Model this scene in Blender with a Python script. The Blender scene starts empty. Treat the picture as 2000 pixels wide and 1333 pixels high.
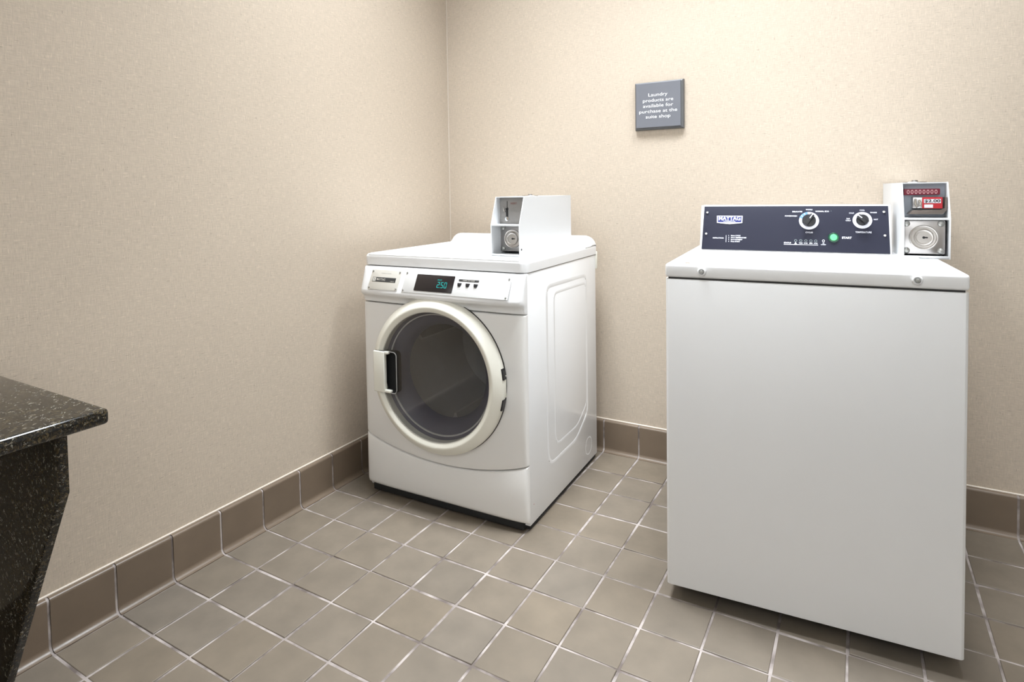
import bpy, bmesh, math, random
from mathutils import Matrix, Vector
random.seed(7)
S = 0.156            # one floor-tile pitch in metres; shapes below are laid out in tile pitches
scene = bpy.context.scene
C = scene.collection
PI = math.pi

# ---------------------------------------------------------------- camera
CP = (11.0809, -10.4172, 7.2425); YAW, PIT, ROL = -0.5193, -0.0372, -0.0146
FPX, CX, CY = 1175.75, 1001.06, 419.73
f = Vector((math.cos(PIT)*math.sin(YAW), math.cos(PIT)*math.cos(YAW), math.sin(PIT)))
r0 = Vector((math.cos(YAW), -math.sin(YAW), 0)); u0 = r0.cross(f)
c_, s_ = math.cos(ROL), math.sin(ROL)
r = c_*r0 + s_*u0; u = -s_*r0 + c_*u0
cam_d = bpy.data.cameras.new('camera'); cam = bpy.data.objects.new('camera', cam_d); C.objects.link(cam)
m = Matrix((( r.x, u.x, -f.x, CP[0]*S), (r.y, u.y, -f.y, CP[1]*S), (r.z, u.z, -f.z, CP[2]*S), (0, 0, 0, 1)))
cam.matrix_world = m
cam_d.sensor_width = 36; cam_d.lens = FPX*36/2000
cam_d.shift_x = (1000-CX)/2000; cam_d.shift_y = (CY-666.5)/2000
cam_d.clip_start = 0.02
scene.camera = cam

# ---------------------------------------------------------------- light and exposure
scene.view_settings.view_transform = 'Standard'; scene.view_settings.look = 'None'
scene.view_settings.gamma = 1; scene.view_settings.use_curve_mapping = False
scene.view_settings.exposure = 0.38
w = bpy.data.worlds.new('world'); scene.world = w; w.use_nodes = True
w.node_tree.nodes['Background'].inputs[0].default_value = (0.9, 0.95, 1, 1)
w.node_tree.nodes['Background'].inputs[1].default_value = 0.3
CEIL = 20.0
def area(x, y, sx, sy, power, col=(1, 0.97, 0.93)):
    l = bpy.data.lights.new('ceiling_or_fill_lamp', 'AREA'); l.shape = 'RECTANGLE'
    l.size = sx*S; l.size_y = sy*S; l.energy = power; l.color = col; l.spread = math.radians(94)
    o = bpy.data.objects.new('ceiling_or_fill_lamp', l); C.objects.link(o)
    o.location = (x*S, y*S, (CEIL-0.25)*S); return o
area(4.8, 0.0, 4, 3.6, 24.5, (0.89, 0.945, 1.0))
area(11.0, 1.3, 4, 3.0, 21, (0.89, 0.945, 1.0))
for wx in (5.0, 13.0):      # unseen fill lamps, added to bounce light off the front wall
    o = area(wx, -11.0, 5, 3, 38, (0.89, 0.945, 1.0)); o.rotation_euler = (math.radians(-56), 0, 0); o.data.spread = math.radians(110)

# ---------------------------------------------------------------- materials
def new_mat(name):
    m = bpy.data.materials.new(name); m.use_nodes = True
    return m, m.node_tree.nodes, m.node_tree.links, m.node_tree.nodes['Principled BSDF']
def mat(name, col, rough=0.5, metal=0.0, coat=0.0, spec=0.5, emit=None, estr=0, bump=0, bscale=200, cvar=0.0):
    m, N, L, P = new_mat(name)
    P.inputs['Base Color'].default_value = (*col, 1); P.inputs['Roughness'].default_value = rough
    P.inputs['Metallic'].default_value = metal; P.inputs['Coat Weight'].default_value = coat
    P.inputs['Coat Roughness'].default_value = 0.08
    P.inputs['Specular IOR Level'].default_value = spec
    if emit: P.inputs['Emission Color'].default_value = (*emit, 1); P.inputs['Emission Strength'].default_value = estr
    tc = N.new('ShaderNodeTexCoord'); nz = N.new('ShaderNodeTexNoise'); nz.inputs['Scale'].default_value = bscale
    L.new(tc.outputs['Object'], nz.inputs['Vector'])
    if cvar:
        mr = N.new('ShaderNodeMapRange'); mr.inputs['To Min'].default_value = 1-cvar; mr.inputs['To Max'].default_value = 1+cvar
        n2 = N.new('ShaderNodeTexNoise'); n2.inputs['Scale'].default_value = 9
        L.new(tc.outputs['Object'], n2.inputs['Vector']); L.new(n2.outputs['Fac'], mr.inputs['Value'])
        mx = N.new('ShaderNodeVectorMath'); mx.operation = 'SCALE'; mx.inputs[0].default_value = col
        L.new(mr.outputs[0], mx.inputs['Scale']); L.new(mx.outputs[0], P.inputs['Base Color'])
    if bump:
        b = N.new('ShaderNodeBump'); b.inputs['Strength'].default_value = bump; b.inputs['Distance'].default_value = 0.0004
        L.new(nz.outputs['Fac'], b.inputs['Height']); L.new(b.outputs['Normal'], P.inputs['Normal'])
    return m

enamel = mat('white_enamel', (0.80, 0.80, 0.80), 0.28, coat=0.35, bump=0.05, bscale=260, cvar=0.01)
enamel_front = mat('white_front_plastic', (0.79, 0.775, 0.75), 0.30, coat=0.25, cvar=0.01)
powder = mat('white_powder_coat', (0.68, 0.69, 0.70), 0.38, bump=0.12, bscale=900)
cream = mat('cream_plastic', (0.80, 0.78, 0.69), 0.35, coat=0.2, cvar=0.01)
black_plastic = mat('black_plastic', (0.012, 0.012, 0.014), 0.35)
black_matte = mat('black_rubber_or_shade', (0.01, 0.01, 0.01), 0.8)
seam_dark = mat('dark_gap', (0.03, 0.028, 0.026), 0.8)
drum_steel = mat('drum_steel', (0.62, 0.60, 0.58), 0.5)
bowl_grey = mat('grey_door_bowl', (0.17, 0.17, 0.215), 0.45)
alu = mat('brushed_aluminium_plate', (0.60, 0.58, 0.53), 0.42, metal=0.35, bump=0.1, bscale=500)
steel = mat('stainless_steel', (0.48, 0.46, 0.45), 0.30, metal=1.0, bump=0.06, bscale=400, cvar=0.08)
zinc = mat('zinc_screw', (0.42, 0.42, 0.40), 0.4, metal=0.9)
chrome = mat('chrome', (0.75, 0.75, 0.75), 0.15, metal=1.0)
panel_dark = mat('slate_blue_panel', (0.020, 0.021, 0.036), 0.45, spec=0.25, bump=0.05, bscale=700, cvar=0.04)
white_ink = mat('white_ink', (0.80, 0.80, 0.86), 0.5)
blue_ink = mat('blue_ink', (0.18, 0.35, 0.72), 0.5)
navy_ink = mat('navy_ink', (0.012, 0.02, 0.16), 0.4)
dark_ink = mat('dark_ink', (0.03, 0.03, 0.03), 0.5)
grey_ink = mat('grey_ink', (0.28, 0.27, 0.25), 0.5)
red_ink = mat('red_ink', (0.50, 0.02, 0.03), 0.45)
red_dark = mat('dark_red_plastic', (0.22, 0.008, 0.03), 0.4)
green_lens = mat('green_lamp', (0.10, 0.60, 0.20), 0.3, emit=(0.08, 0.80, 0.22), estr=0.35)
green_ring = mat('green_bezel', (0.0, 0.05, 0.022), 0.25)
cyan_led = mat('cyan_display_segments', (0.0, 0.18, 0.17), 0.5, emit=(0.01, 0.50, 0.46), estr=0.3)
display_black = mat('display_window', (0.012, 0.009, 0.010), 0.18)
plaque_mat = mat('grey_blue_plaque', (0.150, 0.155, 0.175), 0.45, cvar=0.04)
plaque_edge = mat('plaque_edge_brown_grey', (0.10, 0.10, 0.10), 0.4)

blue_grey = mat('blue_grey_paint', (0.42, 0.46, 0.52), 0.45, metal=0.2)
alu_dull = mat('dull_grey_plate', (0.30, 0.285, 0.27), 0.5, metal=0.3)
def glass_mat():
    m, N, L, P = new_mat('smoked_glass')
    N.remove(P)
    tr = N.new('ShaderNodeBsdfTransparent'); tr.inputs[0].default_value = (0.82, 0.82, 0.82, 1)
    gl = N.new('ShaderNodeBsdfGlossy'); gl.inputs['Roughness'].default_value = 0.04; gl.inputs[0].default_value = (0.9, 0.88, 0.85, 1)
    lw = N.new('ShaderNodeLayerWeight'); lw.inputs['Blend'].default_value = 0.5
    fr = N.new('ShaderNodeMath'); fr.operation = 'POWER'; fr.inputs[1].default_value = 4.0; L.new(lw.outputs['Facing'], fr.inputs[0])
    mr = N.new('ShaderNodeMath'); mr.operation = 'MULTIPLY_ADD'; mr.inputs[1].default_value = 0.8; mr.inputs[2].default_value = 0.04
    mx = N.new('ShaderNodeMixShader')
    L.new(fr.outputs[0], mr.inputs[0]); L.new(mr.outputs[0], mx.inputs[0]); L.new(tr.outputs[0], mx.inputs[1]); L.new(gl.outputs[0], mx.inputs[2])
    L.new(mx.outputs[0], N['Material Output'].inputs['Surface'])
    return m
glass = glass_mat()

def wallpaper():
    m, N, L, P = new_mat('woven_beige_wallpaper')
    tc = N.new('ShaderNodeTexCoord'); sp = N.new('ShaderNodeSeparateXYZ'); L.new(tc.outputs['Object'], sp.inputs[0])
    ad = N.new('ShaderNodeMath'); ad.operation = 'ADD'; L.new(sp.outputs[0], ad.inputs[0]); L.new(sp.outputs[1], ad.inputs[1])
    def noise(su, sv, detail=2, off=0):
        cb = N.new('ShaderNodeCombineXYZ')
        a = N.new('ShaderNodeMath'); a.operation = 'MULTIPLY'; a.inputs[1].default_value = su; L.new(ad.outputs[0], a.inputs[0])
        b = N.new('ShaderNodeMath'); b.operation = 'MULTIPLY'; b.inputs[1].default_value = sv; L.new(sp.outputs[2], b.inputs[0])
        L.new(a.outputs[0], cb.inputs[0]); L.new(b.outputs[0], cb.inputs[1]); cb.inputs[2].default_value = off
        n = N.new('ShaderNodeTexNoise'); n.inputs['Scale'].default_value = 1; n.inputs['Detail'].default_value = detail
        L.new(cb.outputs[0], n.inputs['Vector']); return n.outputs['Fac']
    def rng(src, a, b, lo, hi):
        q = N.new('ShaderNodeMapRange'); q.inputs['From Min'].default_value = a; q.inputs['From Max'].default_value = b
        q.inputs['To Min'].default_value = lo; q.inputs['To Max'].default_value = hi; L.new(src, q.inputs['Value']); return q.outputs[0]
    def mth(op, x, y):
        q = N.new('ShaderNodeMath'); q.operation = op
        L.new(x, q.inputs[0])
        if isinstance(y, float): q.inputs[1].default_value = y
        else: L.new(y, q.inputs[1])
        return q.outputs[0]
    h = noise(40, 420, 3, 0.0); v = noise(420, 40, 3, 5.0)
    weave = mth('ADD', h, v)                                   # ~1.0 mean
    base = rng(weave, 0.72, 1.28, 0.90, 1.10)
    lf = rng(noise(55, 300, 1, 11.0), 0.64, 0.72, 0.0, 0.13)   # pale slubs
    lf2 = rng(noise(300, 50, 1, 17.0), 0.64, 0.72, 0.0, 0.13)
    dk = rng(noise(50, 330, 1, 23.0), 0.70, 0.76, 0.0, 0.26)  # dark slubs
    dk2 = rng(noise(330, 50, 1, 31.0), 0.71, 0.77, 0.0, 0.26)
    k = mth('SUBTRACT', mth('SUBTRACT', mth('ADD', mth('ADD', base, lf), lf2), dk), dk2)
    big = rng(noise(3, 3, 3, 41.0), 0.3, 0.7, 0.985, 1.015)
    k = mth('MULTIPLY', k, big)
    sc = N.new('ShaderNodeVectorMath'); sc.operation = 'SCALE'; sc.inputs[0].default_value = (0.53, 0.450, 0.362)
    L.new(k, sc.inputs['Scale']); L.new(sc.outputs[0], P.inputs['Base Color'])
    P.inputs['Roughness'].default_value = 0.62; P.inputs['Specular IOR Level'].default_value = 0.3
    bp = N.new('ShaderNodeBump'); bp.inputs['Strength'].default_value = 0.35; bp.inputs['Distance'].default_value = 0.0006
    L.new(weave, bp.inputs['Height']); L.new(bp.outputs[0], P.inputs['Normal'])
    return m
wall_mat = wallpaper()

def tile_material(name, col, rough, attr=True, var=0.1):
    m, N, L, P = new_mat(name)
    tc = N.new('ShaderNodeTexCoord')
    n1 = N.new('ShaderNodeTexNoise'); n1.inputs['Scale'].default_value = 11; n1.inputs['Detail'].default_value = 4
    n2 = N.new('ShaderNodeTexNoise'); n2.inputs['Scale'].default_value = 55; n2.inputs['Detail'].default_value = 3
    L.new(tc.outputs['Object'], n1.inputs['Vector']); L.new(tc.outputs['Object'], n2.inputs['Vector'])
    at = N.new('ShaderNodeAttribute'); at.attribute_name = 'tint'
    mr = N.new('ShaderNodeMapRange'); mr.inputs['From Min'].default_value = 0.3; mr.inputs['From Max'].default_value = 0.7
    mr.inputs['To Min'].default_value = 1-var; mr.inputs['To Max'].default_value = 1+var
    L.new(n1.outputs['Fac'], mr.inputs['Value'])
    sc = N.new('ShaderNodeVectorMath'); sc.operation = 'MULTIPLY'; sc.inputs[0].default_value = col
    L.new(at.outputs['Color'], sc.inputs[1])
    s2 = N.new('ShaderNodeVectorMath'); s2.operation = 'SCALE'; L.new(sc.outputs[0], s2.inputs[0]); L.new(mr.outputs[0], s2.inputs['Scale'])
    L.new(s2.outputs[0], P.inputs['Base Color'])
    rr = N.new('ShaderNodeMapRange'); rr.inputs['To Min'].default_value = rough-0.08; rr.inputs['To Max'].default_value = rough+0.1
    L.new(n2.outputs['Fac'], rr.inputs['Value']); L.new(rr.outputs[0], P.inputs['Roughness'])
    b = N.new('ShaderNodeBump'); b.inputs['Strength'].default_value = 0.2; b.inputs['Distance'].default_value = 0.0008
    L.new(n1.outputs['Fac'], b.inputs['Height']); L.new(b.outputs[0], P.inputs['Normal'])
    return m
tile_mat = tile_material('taupe_quarry_tile', (0.168, 0.138, 0.104), 0.52)
cove_mat = tile_material('shaded_cove_base_tile', (0.158, 0.117, 0.082), 0.36, var=0.06)  # same tile as the floor, darkened for the shade on its upright face
def grout_material():
    m, N, L, P = new_mat('pinkish_grey_grout')
    tc = N.new('ShaderNodeTexCoord'); n = N.new('ShaderNodeTexNoise'); n.inputs['Scale'].default_value = 14; n.inputs['Detail'].default_value = 5
    L.new(tc.outputs['Object'], n.inputs['Vector'])
    cr = N.new('ShaderNodeValToRGB'); L.new(n.outputs['Fac'], cr.inputs[0])
    cr.color_ramp.elements[0].position = 0.36; cr.color_ramp.elements[0].color = (0.13, 0.105, 0.093, 1)
    cr.color_ramp.elements[1].position = 0.62; cr.color_ramp.elements[1].color = (0.42, 0.37, 0.345, 1)
    L.new(cr.outputs[0], P.inputs['Base Color']); P.inputs['Roughness'].default_value = 0.85
    return m
grout_mat = grout_material()

def granite_material():
    m, N, L, P = new_mat('speckled_black_granite')
    tc = N.new('ShaderNodeTexCoord')
    def vor(scale, seed):
        mp = N.new('ShaderNodeMapping'); mp.inputs['Location'].default_value = (seed, seed*2, seed*3); L.new(tc.outputs['Object'], mp.inputs[0])
        ns = N.new('ShaderNodeTexNoise'); ns.inputs['Scale'].default_value = scale*0.5; ns.inputs['Detail'].default_value = 3; L.new(mp.outputs[0], ns.inputs['Vector'])
        mx = N.new('ShaderNodeVectorMath'); mx.operation = 'MULTIPLY_ADD'; mx.inputs[1].default_value = (0.02,)*3
        L.new(ns.outputs['Color'], mx.inputs[0]); L.new(mp.outputs[0], mx.inputs[2])
        v = N.new('ShaderNodeTexVoronoi'); v.inputs['Scale'].default_value = scale; L.new(mx.outputs[0], v.inputs['Vector']); return v
    va, vb, vc = vor(330, 1), vor(210, 4), vor(430, 9)
    def ramp(src, stops):
        cr = N.new('ShaderNodeValToRGB'); L.new(src, cr.inputs[0]); cr.color_ramp.interpolation = 'CONSTANT'
        e = cr.color_ramp.elements; e[0].position = stops[0][0]; e[0].color = (*stops[0][1], 1); e[1].position = stops[1][0]; e[1].color = (*stops[1][1], 1)
        for p, c in stops[2:]: q = e.new(p); q.color = (*c, 1)
        return cr.outputs[0]
    def sepr(v):
        s = N.new('ShaderNodeSeparateColor'); L.new(v.outputs['Color'], s.inputs[0]); return s.outputs[0]
    a = ramp(sepr(va), [(0, (0.003, 0.003, 0.003)), (0.58, (0.010, 0.009, 0.006)), (0.74, (0.036, 0.028, 0.015)), (0.88, (0.09, 0.068, 0.034)), (0.97, (0.26, 0.25, 0.21))])
    b = ramp(sepr(vb), [(0, (0.0, 0.0, 0.0)), (0.82, (0.028, 0.020, 0.009)), (0.92, (0.06, 0.045, 0.02)), (0.975, (0.15, 0.13, 0.10))])
    c = ramp(sepr(vc), [(0, (0.0, 0.0, 0.0)), (0.955, (0.07, 0.075, 0.07))])
    m1 = N.new('ShaderNodeVectorMath'); m1.operation = 'MAXIMUM'; L.new(a, m1.inputs[0]); L.new(b, m1.inputs[1])
    m2 = N.new('ShaderNodeVectorMath'); m2.operation = 'MAXIMUM'; L.new(m1.outputs[0], m2.inputs[0]); L.new(c, m2.inputs[1])
    L.new(m2.outputs[0], P.inputs['Base Color']); P.inputs['Roughness'].default_value = 0.12; P.inputs['Specular IOR Level'].default_value = 0.6
    return m
granite = granite_material()
paint_mat = mat('white_wall_paint', (0.82, 0.81, 0.79), 0.7, bump=0.1, bscale=90)
ceiling_mat = mat('white_ceiling', (0.75, 0.74, 0.72), 0.9, bump=0.3, bscale=120)

# ---------------------------------------------------------------- mesh helpers (all in tile pitches; written out times S)
I4 = Matrix.Identity(4)
class B:
    def __init__(s): s.bm = bmesh.new()
    def _v(s, pts, M): return [s.bm.verts.new(M @ Vector(p)) for p in pts]
    def box(s, x0, x1, y0, y1, z0, z1, bev=0.0, seg=3, M=I4, axes=None):
        vs = s._v([(x, y, z) for z in (z0, z1) for y in (y0, y1) for x in (x0, x1)], M)
        F = [s.bm.faces.new([vs[i] for i in q]) for q in ((0, 2, 3, 1), (4, 5, 7, 6), (0, 1, 5, 4), (2, 6, 7, 3), (0, 4, 6, 2), (1, 3, 7, 5))]
        if bev:
            es = set(e for f_ in F for e in f_.edges)
            if axes:   # bevel only edges parallel to the given axes
                def ok(e):
                    d = (e.verts[0].co-e.verts[1].co); d = (M.to_3x3().inverted() @ d); a = max(range(3), key=lambda k: abs(d[k])); return 'xyz'[a] in axes
                es = [e for e in es if ok(e)]
            bmesh.ops.bevel(s.bm, geom=list(es), offset=bev, segments=seg, profile=0.5, affect='EDGES')
        return s
    def prism(s, poly, h0, h1, M=I4, bev=0.0, seg=2):
        # poly in local xy, extruded along local z from h0 to h1
        a = s._v([(p[0], p[1], h0) for p in poly], M); b = s._v([(p[0], p[1], h1) for p in poly], M)
        n = len(poly)
        F = [s.bm.faces.new(list(reversed(a))), s.bm.faces.new(b)]
        for i in range(n): s.bm.faces.new([a[i], a[(i+1) % n], b[(i+1) % n], b[i]])
        if bev: bmesh.ops.bevel(s.bm, geom=list(F[1].edges), offset=bev, segments=seg, profile=0.5, affect='EDGES')
        return s
    def lathe(s, prof, M=I4, seg=48, closed=False, a0=0, a1=2*PI):
        # prof: (radius, height along local z)
        full = abs(a1-a0-2*PI) < 1e-6
        k = seg if full else seg+1
        rings = []
        for (rr, h) in prof:
            if rr < 1e-6: rings.append([s.bm.verts.new(M @ Vector((0, 0, h)))])
            else: rings.append([s.bm.verts.new(M @ Vector((rr*math.cos(a0+(a1-a0)*i/seg), rr*math.sin(a0+(a1-a0)*i/seg), h))) for i in range(k)])
        pairs = list(zip(rings, rings[1:]))
        if closed: pairs.append((rings[-1], rings[0]))
        for A, Bq in pairs:
            for i in range(seg):
                j = (i+1) % k
                if len(A) == 1 and len(Bq) == 1: continue
                if len(A) == 1: s.bm.faces.new([A[0], Bq[j], Bq[i]][::-1] if False else [A[0], Bq[i], Bq[j]])
                elif len(Bq) == 1: s.bm.faces.new([A[i], A[j], Bq[0]])
                else: s.bm.faces.new([A[i], A[j], Bq[j], Bq[i]])
        return s
    def tube(s, path, rad, M=I4, seg=8, closed=False):
        n = len(path); P = [Vector(p) for p in path]; rings = []
        for i in range(n):
            if closed: t = P[(i+1) % n]-P[i-1]
            else: t = P[min(i+1, n-1)]-P[max(i-1, 0)]
            t.normalize(); up = Vector((0, 0, 1)) if abs(t.z) < 0.9 else Vector((1, 0, 0))
            a = t.cross(up).normalized(); b = t.cross(a)
            rings.append([s.bm.verts.new(M @ (P[i]+rad*(math.cos(2*PI*k/seg)*a+math.sin(2*PI*k/seg)*b))) for k in range(seg)])
        rng = range(n) if closed else range(n-1)
        for i in rng:
            A, Q = rings[i], rings[(i+1) % n]
            off = 0
            if closed and i == n-1: off = min(range(seg), key=lambda o: (A[0].co-Q[o].co).length)
            for k in range(seg): s.bm.faces.new([A[k], A[(k+1) % seg], Q[(k+1+off) % seg], Q[(k+off) % seg]])
        if not closed: s.bm.faces.new(rings[0][::-1]); s.bm.faces.new(rings[-1])
        return s
    def sweep(s, prof, axis_fn, ts, cap=True):
        # prof: list of 2d points; axis_fn(t, p) -> 3d
        rows = [[s.bm.verts.new(Vector(axis_fn(t, p))) for p in prof] for t in ts]
        for A, Q in zip(rows, rows[1:]):
            for i in range(len(prof)-1): s.bm.faces.new([A[i], A[i+1], Q[i+1], Q[i]])
        if cap:
            s.bm.faces.new(rows[0]); s.bm.faces.new(rows[-1][::-1])
        return rows
    def build(s, name, material, parent=None, smooth=35, tint=None, scale=S):
        bm = s.bm
        bmesh.ops.remove_doubles(bm, verts=bm.verts, dist=1e-6)
        bmesh.ops.recalc_face_normals(bm, faces=bm.faces)
        me = bpy.data.meshes.new(name)
        for v in bm.verts: v.co *= scale
        bm.to_mesh(me); bm.free()
        me.materials.append(material)
        if smooth:
            me.shade_smooth()
            me.set_sharp_from_angle(angle=math.radians(smooth))
        o = bpy.data.objects.new(name, me); C.objects.link(o)
        if parent: o.parent = parent
        return o

def frame(origin, xa, ya):
    xa = Vector(xa).normalized(); ya = Vector(ya).normalized(); za = xa.cross(ya).normalized(); ya = za.cross(xa)
    return Matrix(((xa.x, ya.x, za.x, origin[0]), (xa.y, ya.y, za.y, origin[1]), (xa.z, ya.z, za.z, origin[2]), (0, 0, 0, 1)))
def rrect(x0, x1, y0, y1, rad, n=5):
    pts = []
    for cx, cy, a in ((x1-rad, y1-rad, 0), (x0+rad, y1-rad, PI/2), (x0+rad, y0+rad, PI), (x1-rad, y0+rad, 1.5*PI)):
        for i in range(n+1): t = a+PI/2*i/n; pts.append((cx+rad*math.cos(t), cy+rad*math.sin(t)))
    return pts
def circle(cx, cy, rad, n=32): return [(cx+rad*math.cos(2*PI*i/n), cy+rad*math.sin(2*PI*i/n)) for i in range(n)]

def text_into(b, body, M, size, x=0, y=0, align='CENTER', h=0.004, bold=0.0, width=None, spacing=1.0):
    """letters as thin raised ink: laid in local xy of M at (x, y), cap height about size"""
    cu = bpy.data.curves.new('t', 'FONT'); cu.body = body; cu.size = size*1.37; cu.align_x = align; cu.align_y = 'CENTER'
    cu.offset = bold*size; cu.space_character = spacing; cu.resolution_u = 3
    ob = bpy.data.objects.new('t', cu); C.objects.link(ob)
    dg = bpy.context.evaluated_depsgraph_get(); me = bpy.data.meshes.new_from_object(ob.evaluated_get(dg))
    bpy.data.objects.remove(ob); bpy.data.curves.remove(cu)
    xs = [v.co.x for v in me.vertices]; sx = 1.0; x_mid = 0
    if width and xs:
        sx = width/(max(xs)-min(xs)); x_mid = (max(xs)+min(xs))/2 if align == 'CENTER' else min(xs)
    base = len(b.bm.verts)
    vs = [b.bm.verts.new(M @ Vector((x+(v.co.x-x_mid)*sx, y+v.co.y, h))) for v in me.vertices]
    fs = []
    for p in me.polygons:
        try: fs.append(b.bm.faces.new([vs[i] for i in p.vertices]))
        except ValueError: pass
    bpy.data.meshes.remove(me)
    return b
def boolean_cut(o, cutter):
    md = o.modifiers.new('cut', 'BOOLEAN'); md.operation = 'DIFFERENCE'; md.object = cutter; md.solver = 'EXACT'
    dg = bpy.context.evaluated_depsgraph_get(); dg.update()
    me = bpy.data.meshes.new_from_object(o.evaluated_get(dg)); o.modifiers.remove(md)
    old = o.data; o.data = me; bpy.data.meshes.remove(old)
    me.set_sharp_from_angle(angle=math.radians(35))

def tag(o, label=None, cat=None, group=None, kind=None):
    if label: o['label'] = label
    if cat: o['category'] = cat
    if group: o['group'] = group
    if kind: o['kind'] = kind
    return o
def empty(name, x, y, rot=0):
    o = bpy.data.objects.new(name, None); C.objects.link(o); o.location = (x*S, y*S, 0); o.rotation_euler = (0, 0, rot); o.empty_display_size = 0.1
    return o

# ---------------------------------------------------------------- room shell
WX, WY, RX, FY = -0.20, 5.30, 21.0, -18.4
def struct(o): o['kind'] = 'structure'; return o
struct(B().box(WX-0.6, WX, FY, WY+0.6, -0.3, CEIL).build('wall_left', wall_mat, smooth=0))
struct(B().box(WX, RX+0.6, WY, WY+0.6, -0.3, CEIL).build('wall_back', wall_mat, smooth=0))
struct(B().box(RX, RX+0.6, FY, WY, -0.3, CEIL).build('wall_right', paint_mat, smooth=0))
struct(B().box(WX-0.6, RX+0.6, FY-0.6, FY, -0.3, CEIL).build('wall_front', paint_mat, smooth=0))
struct(B().box(WX-0.6, RX+0.6, FY-0.6, WY+0.6, CEIL, CEIL+0.3).build('ceiling', ceiling_mat, smooth=0))

# floor: separate quarry tiles on a grout bed, one structure mesh with two materials
fb = B(); G = 0.021; tint = []
rnd = random.Random(3)
def tcol():
    k = rnd.gauss(1.0, 0.025); w_ = rnd.gauss(0, 0.010)
    return (k*(1+w_), k, k*(1-2*w_), 1)
cols = {}
bm = fb.bm
layer = bm.loops.layers.float_color.new('tint')
def add_tile(x0, x1, y0, y1):
    n0 = len(bm.faces)
    j = lambda: rnd.uniform(-0.006, 0.006)
    z1 = rnd.uniform(-0.006, 0.004); tx, ty = rnd.uniform(-0.003, 0.003), rnd.uniform(-0.003, 0.003)
    vs = []
    P = [(x0+j(), y0+j()), (x1+j(), y0+j()), (x1+j(), y1+j()), (x0+j(), y1+j())]
    bev = 0.011
    cx, cy = (x0+x1)/2, (y0+y1)/2
    def ring(ins, z): 
        out = []
        for (px, py) in P:
            dx = math.copysign(ins, cx-px); dy = math.copysign(ins, cy-py)
            out.append(bm.verts.new((px+dx, py+dy, z+tx*(px-cx)*4+ty*(py-cy)*4)))
        return out
    rs = [ring(0, -0.10), ring(0, z1-bev), ring(bev*0.35, z1-bev*0.3), ring(bev, z1)]
    fs = []
    for A, Q in zip(rs, rs[1:]):
        for i in range(4): fs.append(bm.faces.new([A[i], A[(i+1) % 4], Q[(i+1) % 4], Q[i]]))
    fs.append(bm.faces.new(rs[-1]))
    c = tcol()
    for f_ in fs:
        for l in f_.loops: l[layer] = c
xs = [0.03]+[float(k) for k in range(1, 22)]
ys = [5.09]+[float(k) for k in range(4, -20, -1)]
xs_e = list(zip(xs, xs[1:])); ys_e = list(zip(ys[1:], ys))
for (a, b_) in xs_e:
    for (c, d) in ys_e: add_tile(a+G, b_-G, c+G, d-G)
fs = [bm.verts.new(p) for p in ((WX, FY, -0.015), (RX, FY, -0.015), (RX, WY, -0.015), (WX, WY, -0.015))]
gf = bm.faces.new(fs); gf.material_index = 1
floor = fb.build('floor', tile_mat, smooth=0); floor.data.materials.append(grout_mat); struct(floor)

# cove base tiles: bullnose top, hollow foot; each run is one structure mesh
H = 0.855
def cove_profile():
    t = 0.125; p = [(0.0, -0.02)]
    pts = [(0.0, H)]
    for i in range(7): a = PI/2*i/6; pts.append((t-0.05+0.05*math.sin(a), H-0.05+0.05*math.cos(a)))
    Rc = 0.105
    for i in range(9): a = PI/2*i/8; pts.append((t+Rc-Rc*math.cos(a), 0.0+Rc-Rc*math.sin(a)))
    pts += [(t+Rc, -0.05), (0.0, -0.05)]
    return pts
PROF = cove_profile()
def cove_run(name, fn, edges):
    b = B(); lay = b.bm.loops.layers.float_color.new('tint')
    for (a, c) in edges:
        n0 = set(b.bm.faces)
        k = 1+rnd.uniform(-0.06, 0.05)
        loop = PROF+[PROF[0]]
        e = 0.012
        def shr(p, q): return p
        rows = b.sweep(loop[:-1]+[loop[0]], fn, [a, c], cap=False)
        # end caps
        b.bm.faces.new(rows[0][:-1]); b.bm.faces.new(rows[-1][:-1][::-1])
        for f_ in b.bm.faces:
            if f_ not in n0:
                for l in f_.loops: l[lay] = (k, k, k, 1)
    # recessed grout body behind the tiles
    gp = [(max(0.0, x-0.016) if z > 0.14 else x-0.008, z-0.014 if z > 0.02 else z-0.02) for x, z in PROF]
    n0 = set(b.bm.faces)
    b.sweep(gp, fn, [edges[0][0], edges[-1][1]], cap=False)
    for f_ in b.bm.faces:
        if f_ not in n0: f_.material_index = 1
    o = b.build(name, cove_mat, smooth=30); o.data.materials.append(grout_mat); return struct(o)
g = 0.022
ed = [(-k-1+g, -k-g) for k in range(18, -5, -1)]+[(4+g, 5.02)]
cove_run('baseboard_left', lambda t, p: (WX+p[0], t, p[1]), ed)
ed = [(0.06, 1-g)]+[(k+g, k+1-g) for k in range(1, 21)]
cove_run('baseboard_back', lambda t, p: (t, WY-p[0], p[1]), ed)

struct(B().lathe([(0.0, 0.9), (0.02, 0.9), (0.02, CEIL-0.01), (0.0, CEIL-0.01)], Matrix.Translation((WX, WY, 0)), 12).build('trim_1', mat('corner_caulk', (0.56, 0.49, 0.41), 0.6), smooth=40))
caulk = mat('pale_caulk', (0.62, 0.55, 0.47), 0.45)
struct(B().tube([(WX+0.012, -18.3, H+0.004), (WX+0.012, WY, H+0.004)], 0.022, seg=10).build('trim_2', caulk, smooth=60))
struct(B().tube([(WX, WY-0.012, H+0.004), (RX, WY-0.012, H+0.004)], 0.022, seg=10).build('trim_3', caulk, smooth=60))
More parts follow.
